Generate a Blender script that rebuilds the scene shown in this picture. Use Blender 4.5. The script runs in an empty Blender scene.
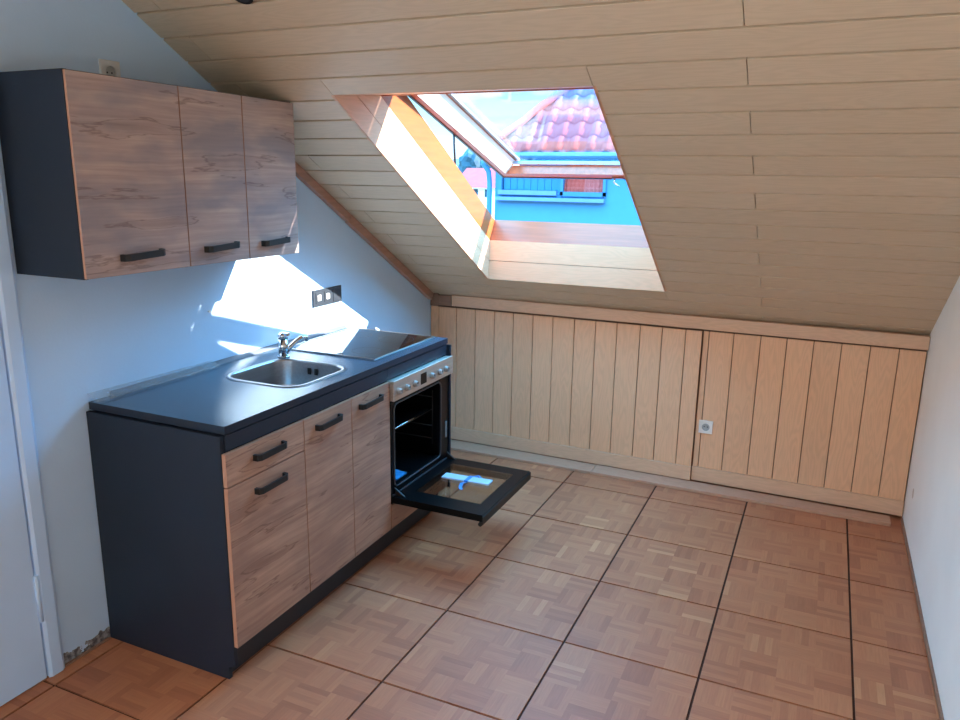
import bpy, bmesh, math, random
from mathutils import Vector, Matrix, noise
random.seed(7)
SC = bpy.context.scene
COL = SC.collection
PI = math.pi

# ---------------------------------------------------------------- measurements
W = 2.90                       # room width (x), left wall x=0, right wall x=W
KN = -0.055                    # knee wall face (y)
H = 0.9984                     # height of the slope plane at y=0
A = math.radians(30.03)
CA, SA = math.cos(A), math.sin(A)
def P(x, u, w):                # u = up the slope, w = outward normal of the slope
    return Vector((x, -u * CA + w * SA, H + u * SA + w * CA))
UTOP = 3.05                    # where the slope meets the flat ceiling
YTOP, ZTOP = P(0, UTOP, 0).y, P(0, UTOP, 0).z
YB = -6.2                      # back wall

# ---------------------------------------------------------------- materials
def lin(c):
    return tuple(((v / 255) / 12.92 if v / 255 <= 0.04045 else ((v / 255 + 0.055) / 1.055) ** 2.4) for v in c)
def newmat(name):
    m = bpy.data.materials.new(name); m.use_nodes = True
    nt = m.node_tree; b = nt.nodes['Principled BSDF']
    return m, nt, b
def N(nt, t, **kw):
    n = nt.nodes.new(t)
    for k, v in kw.items():
        if k.startswith('i_'): n.inputs[k[2:].replace('_', ' ')].default_value = v
        else: setattr(n, k, v)
    return n
def math_(nt, op, a, b=None, c=None):
    n = nt.nodes.new('ShaderNodeMath'); n.operation = op
    for i, s in enumerate((a, b, c)):
        if s is None: continue
        if hasattr(s, 'links') or isinstance(s, bpy.types.NodeSocket): nt.links.new(s, n.inputs[i])
        else: n.inputs[i].default_value = s
    return n.outputs[0]
def mapping(nt, scale, rot=(0, 0, 0), loc=(0, 0, 0), src=None):
    if src is None: src = nt.nodes.new('ShaderNodeTexCoord').outputs['Object']
    mp = N(nt, 'ShaderNodeMapping'); mp.inputs['Scale'].default_value = scale
    mp.inputs['Rotation'].default_value = rot; mp.inputs['Location'].default_value = loc
    nt.links.new(src, mp.inputs[0]); return mp.outputs[0]
def ramp(nt, fac, stops):
    r = nt.nodes.new('ShaderNodeValToRGB'); e = r.color_ramp.elements
    while len(e) < len(stops): e.new(0.5)
    for k, (p, c) in enumerate(stops):
        e[k].position = p; e[k].color = (*c, 1) if len(c) == 3 else c
    nt.links.new(fac, r.inputs[0]); return r.outputs[0]
def mixc(nt, fac, a, b, mode='MIX'):
    m = nt.nodes.new('ShaderNodeMix'); m.data_type = 'RGBA'; m.blend_type = mode
    for s, i in ((fac, 0), (a, 6), (b, 7)):
        if isinstance(s, bpy.types.NodeSocket): nt.links.new(s, m.inputs[i])
        elif i == 0: m.inputs[0].default_value = s
        else: m.inputs[i].default_value = (*s, 1)
    return m.outputs[2]
def bump(nt, b, h, strength=0.2, dist=0.002):
    bp = N(nt, 'ShaderNodeBump'); bp.inputs['Strength'].default_value = strength
    bp.inputs['Distance'].default_value = dist
    nt.links.new(h, bp.inputs['Height']); nt.links.new(bp.outputs[0], b.inputs['Normal'])

def plain(name, rgb, rough=0.5, metal=0.0, coat=0.0, var=0.06, scale=6.0, spec=0.5):
    m, nt, b = newmat(name)
    c = lin(rgb)
    n = N(nt, 'ShaderNodeTexNoise'); n.inputs['Scale'].default_value = scale; n.inputs['Detail'].default_value = 4
    nt.links.new(mapping(nt, (1, 1, 1)), n.inputs['Vector'])
    col = ramp(nt, n.outputs[0], [(0.3, tuple(x * (1 - var) for x in c)), (0.7, tuple(min(1, x * (1 + var)) for x in c))])
    nt.links.new(col, b.inputs['Base Color'])
    b.inputs['Roughness'].default_value = rough; b.inputs['Metallic'].default_value = metal
    b.inputs['Coat Weight'].default_value = coat; b.inputs['Specular IOR Level'].default_value = spec
    return m

def panel_wood(name, rgb, along, dark=0.80, rough=0.42, cross=(1, 1, 1), var=0.10, ring=1.0):
    """foil-veneered board: cathedral grain running along axis 0/1/2, tone changes from board to board"""
    m, nt, b = newmat(name)
    geo = N(nt, 'ShaderNodeNewGeometry'); rnd = geo.outputs['Random Per Island']
    tc = nt.nodes.new('ShaderNodeTexCoord').outputs['Object']
    off = N(nt, 'ShaderNodeVectorMath', operation='ADD')
    comb = N(nt, 'ShaderNodeCombineXYZ')
    for k in range(3): nt.links.new(math_(nt, 'MULTIPLY', rnd, 7.0 + 5 * k), comb.inputs[k])
    nt.links.new(tc, off.inputs[0]); nt.links.new(comb.outputs[0], off.inputs[1])
    s1 = [13.0, 13.0, 13.0]; s1[along] = 1.6
    n1 = N(nt, 'ShaderNodeTexNoise'); n1.inputs['Scale'].default_value = 1.0; n1.inputs['Detail'].default_value = 2.0
    nt.links.new(mapping(nt, s1, src=off.outputs[0]), n1.inputs['Vector'])
    rings = math_(nt, 'SINE', math_(nt, 'MULTIPLY', n1.outputs[0], 95.0 * ring))
    s2 = [260.0, 260.0, 260.0]; s2[along] = 9.0
    n2 = N(nt, 'ShaderNodeTexNoise'); n2.inputs['Scale'].default_value = 1.0; n2.inputs['Detail'].default_value = 3.0
    nt.links.new(mapping(nt, s2, src=off.outputs[0]), n2.inputs['Vector'])
    c = lin(rgb); cd = tuple(x * dark for x in c)
    f = math_(nt, 'ADD', math_(nt, 'MULTIPLY', rings, 0.28), math_(nt, 'ADD', math_(nt, 'MULTIPLY', n2.outputs[0], 0.9), 0.05))
    col = ramp(nt, f, [(0.15, cd), (0.75, c)])
    tone = math_(nt, 'ADD', math_(nt, 'MULTIPLY', rnd, var * 2), 1 - var)
    hsv = N(nt, 'ShaderNodeHueSaturation'); nt.links.new(col, hsv.inputs['Color']); nt.links.new(tone, hsv.inputs['Value'])
    nt.links.new(hsv.outputs[0], b.inputs['Base Color'])
    b.inputs['Roughness'].default_value = rough; b.inputs['Specular IOR Level'].default_value = 0.35
    bump(nt, b, f, 0.08, 0.001)
    return m

def oak_front(name, loc=(0, 0, 0), cols=((160, 124, 108), (190, 151, 130), (208, 170, 146)), cl=(140, 122, 116), ck=(104, 66, 54)):
    """knotty oak decor, planks running along y, with dark cracks and grey-brown clouds"""
    m, nt, b = newmat(name)
    tc = nt.nodes.new('ShaderNodeTexCoord').outputs['Object']
    geo = N(nt, 'ShaderNodeNewGeometry')
    v0 = mapping(nt, (1, 1, 1), loc=loc, src=geo.outputs['Position'])
    # slow warp
    nw = N(nt, 'ShaderNodeTexNoise'); nw.inputs['Scale'].default_value = 2.6; nw.inputs['Detail'].default_value = 2
    nt.links.new(v0, nw.inputs['Vector'])
    add = N(nt, 'ShaderNodeVectorMath', operation='ADD')
    comb = N(nt, 'ShaderNodeCombineXYZ'); nt.links.new(math_(nt, 'MULTIPLY', math_(nt, 'SUBTRACT', nw.outputs[0], 0.5), 0.035), comb.inputs[2])
    nt.links.new(v0, add.inputs[0]); nt.links.new(comb.outputs[0], add.inputs[1]); v = add.outputs[0]
    n1 = N(nt, 'ShaderNodeTexNoise'); n1.inputs['Scale'].default_value = 1; n1.inputs['Detail'].default_value = 6; n1.inputs['Roughness'].default_value = 0.6
    nt.links.new(mapping(nt, (4, 2.4, 70), src=v), n1.inputs['Vector'])
    n2 = N(nt, 'ShaderNodeTexNoise'); n2.inputs['Scale'].default_value = 1; n2.inputs['Detail'].default_value = 3
    nt.links.new(mapping(nt, (2, 3.6, 9), src=v), n2.inputs['Vector'])
    n3 = N(nt, 'ShaderNodeTexNoise'); n3.inputs['Scale'].default_value = 1; n3.inputs['Detail'].default_value = 5
    nt.links.new(mapping(nt, (3, 2.0, 16), loc=(3.1, 1.7, 9.2), src=v), n3.inputs['Vector'])
    base = ramp(nt, n1.outputs[0], [(0.22, lin(cols[0])), (0.50, lin(cols[1])), (0.72, lin(cols[2]))])
    cloud = ramp(nt, n2.outputs[0], [(0.44, (0, 0, 0)), (0.64, (0.62, 0.62, 0.62))])
    col = mixc(nt, cloud, base, lin(cl))
    crack = ramp(nt, n3.outputs[0], [(0.578, (0, 0, 0)), (0.596, (0.6, 0.6, 0.6)), (0.612, (0.08, 0.08, 0.08)), (0.68, (0.22, 0.22, 0.22))])
    col = mixc(nt, crack, col, lin(ck))
    nt.links.new(col, b.inputs['Base Color'])
    b.inputs['Roughness'].default_value = 0.5; b.inputs['Specular IOR Level'].default_value = 0.35
    bump(nt, b, n1.outputs[0], 0.12, 0.001)
    return m

def parquet(name):
    m, nt, b = newmat(name)
    geo = N(nt, 'ShaderNodeNewGeometry')
    sx = N(nt, 'ShaderNodeSeparateXYZ'); nt.links.new(geo.outputs['Position'], sx.inputs[0])
    q = T / 4
    x = math_(nt, 'DIVIDE', math_(nt, 'SUBTRACT', sx.outputs[0], XL), q)
    y = math_(nt, 'DIVIDE', math_(nt, 'SUBTRACT', sx.outputs[1], YT), q)
    cx, cy = math_(nt, 'FLOOR', x), math_(nt, 'FLOOR', y)
    par = math_(nt, 'FLOORED_MODULO', math_(nt, 'ADD', cx, cy), 2.0)
    fx, fy = math_(nt, 'SUBTRACT', x, cx), math_(nt, 'SUBTRACT', y, cy)
    a = math_(nt, 'ADD', math_(nt, 'MULTIPLY', fx, par), math_(nt, 'MULTIPLY', fy, math_(nt, 'SUBTRACT', 1.0, par)))
    a5 = math_(nt, 'MULTIPLY', a, 5.0); fi = math_(nt, 'FLOOR', a5)
    fr = math_(nt, 'SUBTRACT', a5, fi)
    cb = N(nt, 'ShaderNodeCombineXYZ'); nt.links.new(cx, cb.inputs[0]); nt.links.new(cy, cb.inputs[1]); nt.links.new(fi, cb.inputs[2])
    wn = N(nt, 'ShaderNodeTexWhiteNoise'); wn.noise_dimensions = '3D'; nt.links.new(cb.outputs[0], wn.inputs['Vector'])
    cb2 = N(nt, 'ShaderNodeCombineXYZ'); nt.links.new(cx, cb2.inputs[0]); nt.links.new(cy, cb2.inputs[1])
    wn2 = N(nt, 'ShaderNodeTexWhiteNoise'); wn2.noise_dimensions = '3D'; nt.links.new(cb2.outputs[0], wn2.inputs['Vector'])
    t = math_(nt, 'ADD', math_(nt, 'MULTIPLY', wn.outputs[0], 0.68), math_(nt, 'MULTIPLY', wn2.outputs[0], 0.32))
    col = ramp(nt, t, [(0.05, lin((164, 103, 74))), (0.45, lin((180, 117, 84))), (0.90, lin((187, 125, 89))), (1.0, lin((202, 144, 104)))])
    # grain both ways
    n1 = N(nt, 'ShaderNodeTexNoise'); n1.inputs['Scale'].default_value = 1; n1.inputs['Detail'].default_value = 4
    nt.links.new(mapping(nt, (12, 150, 1), src=geo.outputs['Position']), n1.inputs['Vector'])
    n2 = N(nt, 'ShaderNodeTexNoise'); n2.inputs['Scale'].default_value = 1; n2.inputs['Detail'].default_value = 4
    nt.links.new(mapping(nt, (150, 12, 1), src=geo.outputs['Position']), n2.inputs['Vector'])
    g = math_(nt, 'ADD', math_(nt, 'MULTIPLY', n2.outputs[0], par), math_(nt, 'MULTIPLY', n1.outputs[0], math_(nt, 'SUBTRACT', 1.0, par)))
    val = math_(nt, 'ADD', math_(nt, 'MULTIPLY', g, 0.34), 0.83)
    # seams between the fingers: thin dark line
    edge = math_(nt, 'MINIMUM', fr, math_(nt, 'SUBTRACT', 1.0, fr))
    ln = math_(nt, 'MINIMUM', math_(nt, 'ADD', math_(nt, 'MULTIPLY', edge, 9.0), 0.88), 1.0)
    # slow wear
    nw = N(nt, 'ShaderNodeTexNoise'); nw.inputs['Scale'].default_value = 1.7; nw.inputs['Detail'].default_value = 3
    nt.links.new(geo.outputs['Position'], nw.inputs['Vector'])
    val = math_(nt, 'MULTIPLY', math_(nt, 'MULTIPLY', val, ln), math_(nt, 'ADD', math_(nt, 'MULTIPLY', nw.outputs[0], 0.3), 0.85))
    h = N(nt, 'ShaderNodeHueSaturation'); nt.links.new(col, h.inputs['Color']); nt.links.new(val, h.inputs['Value'])
    nt.links.new(h.outputs[0], b.inputs['Base Color'])
    rr = math_(nt, 'ADD', math_(nt, 'MULTIPLY', nw.outputs[0], 0.2), 0.38)
    nt.links.new(rr, b.inputs['Roughness']); b.inputs['Specular IOR Level'].default_value = 0.4
    bump(nt, b, math_(nt, 'MULTIPLY', wn.outputs[0], ln), 0.10, 0.001)
    return m

def plaster(name, rgb, stain=None):
    m, nt, b = newmat(name)
    geo = N(nt, 'ShaderNodeNewGeometry'); pos = geo.outputs['Position']
    n = N(nt, 'ShaderNodeTexNoise'); n.inputs['Scale'].default_value = 2.2; n.inputs['Detail'].default_value = 5
    nt.links.new(pos, n.inputs['Vector'])
    c = lin(rgb)
    col = ramp(nt, n.outputs[0], [(0.3, tuple(v * 0.93 for v in c)), (0.7, c)])
    s = N(nt, 'ShaderNodeSeparateXYZ'); nt.links.new(pos, s.inputs[0])
    if stain == 'left':   # torn plaster and grey mortar at the floor between door casing and cabinet
        n2 = N(nt, 'ShaderNodeTexNoise'); n2.inputs['Scale'].default_value = 16; n2.inputs['Detail'].default_value = 5
        nt.links.new(pos, n2.inputs['Vector'])
        zz = math_(nt, 'ADD', s.outputs[2], math_(nt, 'MULTIPLY', math_(nt, 'SUBTRACT', n2.outputs[0], 0.5), -0.16))
        low = math_(nt, 'LESS_THAN', zz, 0.034)
        y0 = math_(nt, 'GREATER_THAN', s.outputs[1], -2.87); y1 = math_(nt, 'LESS_THAN', s.outputs[1], -2.60)
        msk = math_(nt, 'MULTIPLY', low, math_(nt, 'MULTIPLY', y0, y1))
        n3 = N(nt, 'ShaderNodeTexNoise'); n3.inputs['Scale'].default_value = 45; nt.links.new(pos, n3.inputs['Vector'])
        dc = ramp(nt, n3.outputs[0], [(0.4, lin((88, 86, 90))), (0.6, lin((150, 150, 152)))])
        col = mixc(nt, msk, col, dc)
    if stain == 'right':  # small rubbed spot
        n2 = N(nt, 'ShaderNodeTexNoise'); n2.inputs['Scale'].default_value = 30; nt.links.new(pos, n2.inputs['Vector'])
        dy = math_(nt, 'SUBTRACT', s.outputs[1], -0.30); dz = math_(nt, 'SUBTRACT', s.outputs[2], 0.24)
        d2 = math_(nt, 'ADD', math_(nt, 'MULTIPLY', math_(nt, 'MULTIPLY', dy, dy), 1.5), math_(nt, 'MULTIPLY', dz, dz))
        msk = math_(nt, 'MULTIPLY', math_(nt, 'LESS_THAN', math_(nt, 'ADD', d2, math_(nt, 'MULTIPLY', n2.outputs[0], 0.0025)), 0.0022), 0.6)
        col = mixc(nt, msk, col, lin((170, 150, 125)))
    nt.links.new(col, b.inputs['Base Color'])
    b.inputs['Roughness'].default_value = 0.75; b.inputs['Specular IOR Level'].default_value = 0.25
    n4 = N(nt, 'ShaderNodeTexNoise'); n4.inputs['Scale'].default_value = 90; n4.inputs['Detail'].default_value = 3
    nt.links.new(pos, n4.inputs['Vector'])
    bump(nt, b, n4.outputs[0], 0.25, 0.002)
    return m

def worktop_mat(name):
    m, nt, b = newmat(name)
    geo = N(nt, 'ShaderNodeNewGeometry')
    n = N(nt, 'ShaderNodeTexNoise'); n.inputs['Scale'].default_value = 5; n.inputs['Detail'].default_value = 6
    nt.links.new(mapping(nt, (1, .6, 1), src=geo.outputs['Position']), n.inputs['Vector'])
    col = ramp(nt, n.outputs[0], [(0.3, lin((54, 76, 94))), (0.7, lin((60, 84, 102)))])
    nt.links.new(col, b.inputs['Base Color'])
    rr = math_(nt, 'ADD', math_(nt, 'MULTIPLY', n.outputs[0], 0.05), 0.22)
    nt.links.new(rr, b.inputs['Roughness']); b.inputs['Specular IOR Level'].default_value = 0.9
    n2 = N(nt, 'ShaderNodeTexNoise'); n2.inputs['Scale'].default_value = 260; nt.links.new(geo.outputs['Position'], n2.inputs['Vector'])
    bump(nt, b, n2.outputs[0], 0.05, 0.0004)
    return m

def brushed(name, rgb=(176, 176, 178), rough=0.32, along=1):
    m, nt, b = newmat(name)
    s = [120, 120, 120]; s[along] = 3
    n = N(nt, 'ShaderNodeTexNoise'); n.inputs['Scale'].default_value = 1; n.inputs['Detail'].default_value = 3
    nt.links.new(mapping(nt, s), n.inputs['Vector'])
    c = lin(rgb)
    nt.links.new(ramp(nt, n.outputs[0], [(0.3, tuple(v * .85 for v in c)), (0.7, c)]), b.inputs['Base Color'])
    b.inputs['Metallic'].default_value = 1; b.inputs['Roughness'].default_value = rough
    return m

def clear_glass(name, tint=(1, 1, 1), gloss=0.10):
    """thin sheet: straight-through transmission plus surface reflection"""
    m = bpy.data.materials.new(name); m.use_nodes = True; nt = m.node_tree
    nt.nodes.remove(nt.nodes['Principled BSDF']); out = nt.nodes['Material Output']
    tr = N(nt, 'ShaderNodeBsdfTransparent'); tr.inputs[0].default_value = (*tint, 1)
    gl = N(nt, 'ShaderNodeBsdfGlossy'); gl.inputs['Roughness'].default_value = 0.02
    fr = N(nt, 'ShaderNodeLayerWeight'); fr.inputs['Blend'].default_value = 0.5
    mx = N(nt, 'ShaderNodeMixShader')
    nt.links.new(math_(nt, 'MINIMUM', math_(nt, 'ADD', math_(nt, 'MULTIPLY', math_(nt, 'POWER', fr.outputs['Facing'], 5.0), 0.9), gloss), 1.0), mx.inputs[0])
    nt.links.new(tr.outputs[0], mx.inputs[1]); nt.links.new(gl.outputs[0], mx.inputs[2])
    nt.links.new(mx.outputs[0], out.inputs[0])
    return m

def frame_wood(name, rgb, along=0):
    m, nt, b = newmat(name)
    s = [60, 60, 60]; s[along] = 4
    n = N(nt, 'ShaderNodeTexNoise'); n.inputs['Scale'].default_value = 1; n.inputs['Detail'].default_value = 4
    nt.links.new(mapping(nt, s), n.inputs['Vector'])
    n2 = N(nt, 'ShaderNodeTexNoise'); n2.inputs['Scale'].default_value = 9; nt.links.new(mapping(nt, (1, 1, 1)), n2.inputs['Vector'])
    c = lin(rgb)
    col = ramp(nt, n.outputs[0], [(0.3, tuple(v * .72 for v in c)), (0.7, c)])
    col = mixc(nt, math_(nt, 'MULTIPLY', n2.outputs[0], 0.35), col, tuple(v * .6 for v in c))
    nt.links.new(col, b.inputs['Base Color']); b.inputs['Roughness'].default_value = 0.35
    return m

def tile_mat(name):
    m, nt, b = newmat(name)
    geo = N(nt, 'ShaderNodeNewGeometry'); pos = geo.outputs['Position']
    s = N(nt, 'ShaderNodeSeparateXYZ'); nt.links.new(pos, s.inputs[0])
    cb = N(nt, 'ShaderNodeCombineXYZ')
    nt.links.new(math_(nt, 'FLOOR', math_(nt, 'DIVIDE', s.outputs[0], 0.28)), cb.inputs[0])
    nt.links.new(math_(nt, 'FLOOR', math_(nt, 'DIVIDE', s.outputs[2], 0.26)), cb.inputs[1])
    wn = N(nt, 'ShaderNodeTexWhiteNoise'); nt.links.new(cb.outputs[0], wn.inputs['Vector'])
    n = N(nt, 'ShaderNodeTexNoise'); n.inputs['Scale'].default_value = 1.1; n.inputs['Detail'].default_value = 4
    nt.links.new(pos, n.inputs['Vector'])
    col = ramp(nt, wn.outputs[0], [(0.0, lin((158, 62, 60))), (1.0, lin((184, 82, 76)))])
    # sky reflected in the window glass, painted blue-grey onto the top courses
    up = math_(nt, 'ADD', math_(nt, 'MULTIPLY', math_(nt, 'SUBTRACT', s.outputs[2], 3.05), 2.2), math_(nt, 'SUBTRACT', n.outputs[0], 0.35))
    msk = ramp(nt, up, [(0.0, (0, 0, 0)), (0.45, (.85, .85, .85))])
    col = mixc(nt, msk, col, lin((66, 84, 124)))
    # a redder rectangular field in the lower courses
    x0 = math_(nt, 'GREATER_THAN', s.outputs[0], -2.12); x1 = math_(nt, 'LESS_THAN', s.outputs[0], -1.40); z1 = math_(nt, 'LESS_THAN', s.outputs[2], 2.80)
    nm = math_(nt, 'MULTIPLY', z1, math_(nt, 'MULTIPLY', x0, x1))
    col = mixc(nt, math_(nt, 'MULTIPLY', nm, 0.8), col, lin((176, 58, 44)))
    nt.links.new(col, b.inputs['Base Color']); b.inputs['Roughness'].default_value = 0.8
    return m

SKEW = .05
def skew(o):
    for v in o.data.vertices:
        w = wloc(o) + v.co
        if w.y > -.13: v.co.y += SKEW * (1 - w.x / W)
T, XL, YT = 0.5121, 0.579, -0.3834
M = {}
M['ceil'] = panel_wood('ceiling_panel_foil', (206, 184, 156), 0, dark=0.93, var=0.03, rough=0.4)
M['knee'] = panel_wood('knee_wall_foil', (232, 186, 148), 2, dark=0.91, var=0.035)
M['trimw'] = panel_wood('light_trim_foil', (224, 184, 152), 0, dark=0.92, var=0.03)
M['batten'] = frame_wood('batten_wood', (188, 142, 122), 1)
M['railw'] = panel_wood('floor_rail_wood', (196, 154, 128), 0, dark=0.9, var=0.03)
M['blockw'] = frame_wood('dark_offcut_wood', (160, 122, 100), 0)
M['lining'] = panel_wood('lining_foil', (226, 170, 134), 1, dark=0.93, var=0.02)
M['lining_x'] = panel_wood('lining_foil_cross', (226, 170, 134), 0, dark=0.93, var=0.02)
M['groove'] = plain('groove_shadow_board', (128, 94, 72), 0.9)
M['cgroove'] = plain('ceiling_backing', (84, 58, 44), 0.9)
M['oak'] = oak_front('oak_decor_front', (0, 0, 0), ((142, 106, 90), (170, 132, 112), (188, 149, 126)), (140, 108, 96), (98, 62, 52))
M['oak_b'] = oak_front('oak_decor_wall_front', (0.6, 2.1, 3.3), ((152, 130, 124), (174, 150, 142), (190, 166, 154)), (124, 120, 130), (104, 80, 80))
M['edge'] = plain('oak_edge_band', (178, 132, 108), 0.5)
M['dark'] = plain('anthracite_board', (28, 38, 52), 0.5, var=0.05, spec=0.35)
M['plinth'] = plain('anthracite_plinth', (40, 40, 46), 0.55)
M['top'] = worktop_mat('dark_worktop')
M['floor'] = parquet('mosaic_parquet')
M['gap'] = plain('parquet_gap', (78, 48, 36), 0.9)
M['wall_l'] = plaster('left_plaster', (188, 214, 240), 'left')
M['wall_r'] = plaster('right_plaster', (244, 246, 242), 'right')
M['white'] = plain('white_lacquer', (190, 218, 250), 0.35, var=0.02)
M['plastic'] = plain('white_plastic', (232, 230, 224), 0.3, var=0.02)
M['steel'] = brushed('brushed_steel')
M['panel_steel'] = brushed('oven_panel_steel', (214, 206, 198), 0.5)
M['chrome'] = brushed('chrome', (205, 208, 212), 0.12)
M['black'] = plain('black_metal', (18, 18, 20), 0.5, spec=0.5)
M['blackgloss'] = plain('black_enamel', (7, 8, 11), 0.32, spec=0.18)
M['hob'] = plain('hob_glass', (16, 16, 18), 0.05, spec=1.0, coat=1.0)
M['grey'] = plain('grey_plastic', (120, 124, 128), 0.4)
M['insert'] = plain('socket_insert', (170, 176, 178), 0.4)
M['anth_plastic'] = plain('anthracite_plastic', (52, 58, 66), 0.3)
M['doorglass'] = clear_glass('oven_door_glass', (0.95, 0.95, 0.93), 0.05)
M['pane'] = clear_glass('window_glass', (0.96, 0.98, 1.0), 0.03)
M['fwood'] = frame_wood('varnished_pine_frame', (176, 88, 40), 1)
M['fwood_x'] = frame_wood('varnished_pine_rail', (186, 92, 54), 0)
M['sashwood'] = frame_wood('varnished_sash', (196, 98, 62), 1)
M['sashlit'] = plain('sunlit_sash_profile', (236, 226, 214), 0.4, var=.02)
M['stripg'] = plain('strip_grey', (92, 100, 112), 0.35)
M['knob'] = plain('oven_knob_grey', (150, 144, 138), 0.5)
M['socket2'] = plain('dull_white_plastic', (196, 198, 198), 0.4)
M['clad'] = plain('window_cladding', (46, 50, 62), 0.4)
M['gasket'] = plain('glazing_bead', (150, 168, 186), 0.35, metal=0.4)
M['paper'] = plain('pale_paper', (176, 204, 232), 0.5)
M['tape'] = plain('blue_tape', (40, 130, 205), 0.35)
M['film'] = plain('blue_plastic_film', (60, 150, 215), 0.25)
M['facade'] = plain('pale_blue_render', (60, 108, 146), 0.8, var=0.03)
M['facade2'] = plain('blue_board', (42, 104, 158), 0.7, var=0.03)
M['facade3'] = plain('lilac_sheet_metal', (92, 112, 160), 0.6)
M['gutter'] = plain('blue_grey_zinc', (48, 98, 132), 0.5)
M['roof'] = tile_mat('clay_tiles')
M['vroof'] = plain('distant_red_tiles', (150, 44, 44), 0.9, var=0.2, scale=1.5)
M['vwall'] = plain('distant_white_wall', (235, 235, 235), 0.9)
M['vdark'] = plain('distant_window', (30, 45, 56), 0.6)
M['hill'] = plain('distant_hill', (46, 62, 72), 0.95, var=0.35, scale=0.3)
M['ground'] = plain('outside_ground', (110, 118, 110), 0.95, var=0.2, scale=0.2)
M['roofing'] = plain('own_roof_covering', (120, 80, 70), 0.9)

# ---------------------------------------------------------------- mesh builder
class MB:
    def __init__(s): s.v = []; s.f = []; s.m = []; s.sm = []
    def add(s, verts, faces, mat=0, smooth=False):
        o = len(s.v); s.v += [Vector(p) for p in verts]
        for f in faces: s.f.append([o + i for i in f]); s.m.append(mat); s.sm.append(smooth)
    def box(s, x0, x1, y0, y1, z0, z1, mat=0, fn=None):
        vs = [(x, y, z) for x in (x0, x1) for y in (y0, y1) for z in (z0, z1)]
        if fn: vs = [fn(*p) for p in vs]
        s.add(vs, [(0, 1, 3, 2), (4, 6, 7, 5), (0, 4, 5, 1), (2, 3, 7, 6), (0, 2, 6, 4), (1, 5, 7, 3)], mat)
        return s
    def prism(s, poly, fa, a, b, mat=0, smooth=False):
        """poly 2D points, fa(p, t) -> 3D, extruded t from a to b"""
        n = len(poly); vs = [fa(p, a) for p in poly] + [fa(p, b) for p in poly]
        s.add(vs, [list(range(n))[::-1], list(range(n, 2 * n))], mat)
        s.add(vs, [(i, (i + 1) % n, n + (i + 1) % n, n + i) for i in range(n)], mat, smooth)
        return s
    def tube(s, pts, r, seg=12, mat=0, cap=True, smooth=True):
        pts = [Vector(p) for p in pts]; rs = r if isinstance(r, (list, tuple)) else [r] * len(pts)
        rings = []; up = None
        for i, p in enumerate(pts):
            d = (pts[min(i + 1, len(pts) - 1)] - pts[max(i - 1, 0)]).normalized()
            if up is None: up = Vector((0, 0, 1)) if abs(d.z) < .9 else Vector((1, 0, 0))
            a = d.cross(up).normalized(); up = a.cross(d).normalized()
            rings.append([p + (a * math.cos(2 * PI * k / seg) + up * math.sin(2 * PI * k / seg)) * rs[i] for k in range(seg)])
        vs = [v for ring in rings for v in ring]; fs = []
        for i in range(len(pts) - 1):
            for k in range(seg): fs.append((i * seg + k, i * seg + (k + 1) % seg, (i + 1) * seg + (k + 1) % seg, (i + 1) * seg + k))
        s.add(vs, fs, mat, smooth)
        if cap: s.add(rings[0], [list(range(seg))[::-1]], mat); s.add(rings[-1], [list(range(seg))], mat)
        return s
    def build(s, name, mat, parent=None, bevel=0, origin=None):
        me = bpy.data.meshes.new(name)
        if parent is not None: base = wloc(parent)
        else: base = Vector(origin) if origin is not None else Vector((0, 0, 0))
        me.from_pydata([v - base for v in s.v], [], s.f)
        bm = bmesh.new(); bm.from_mesh(me); bmesh.ops.remove_doubles(bm, verts=bm.verts, dist=1e-6)
        bmesh.ops.recalc_face_normals(bm, faces=bm.faces); bm.to_mesh(me); bm.free()
        mats = mat if isinstance(mat, (list, tuple)) else [mat]
        for k in mats: me.materials.append(M[k])
        if len(me.polygons) == len(s.f):
            for p, mi, sm in zip(me.polygons, s.m, s.sm): p.material_index = mi; p.use_smooth = sm
        o = bpy.data.objects.new(name, me); COL.objects.link(o)
        if parent is not None: o.parent = parent
        else: o.location = base
        if bevel:
            b = o.modifiers.new('bevel', 'BEVEL'); b.width = bevel; b.segments = 2; b.limit_method = 'ANGLE'; b.angle_limit = math.radians(40)
        return o
def wloc(o):
    v = Vector((0, 0, 0))
    while o is not None: v += o.location; o = o.parent
    return v
def thing(name, loc, label=None, cat=None, group=None, kind=None):
    o = bpy.data.objects.new(name, None); COL.objects.link(o); o.location = loc; o.empty_display_size = .1
    return tag(o, label, cat, group, kind)
def tag(o, label=None, cat=None, group=None, kind=None):
    if label: o['label'] = label
    if cat: o['category'] = cat
    if group: o['group'] = group
    if kind: o['kind'] = kind
    return o
def struct(o, label=None, cat=None): return tag(o, label, cat, kind='structure')
def rrect(cx, cy, hx, hy, r, n=8):
    pts = []
    for sx, sy, a0 in ((1, 1, 0), (-1, 1, 90), (-1, -1, 180), (1, -1, 270)):
        for k in range(n + 1):
            a = math.radians(a0 + 90 * k / n)
            pts.append((cx + sx * (hx - r) + r * math.cos(a), cy + sy * (hy - r) + r * math.sin(a)))
    return pts

# ---------------------------------------------------------------- window constants
WX0, WX1 = 0.543, 1.592
WU0, WU1 = 0.345, 2.128        # opening in the ceiling face
FU0, FU1 = 0.449, 1.836        # timber frame opening
LW, FW = 0.205, 0.338          # lining depth, outer face of the frame

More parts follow.
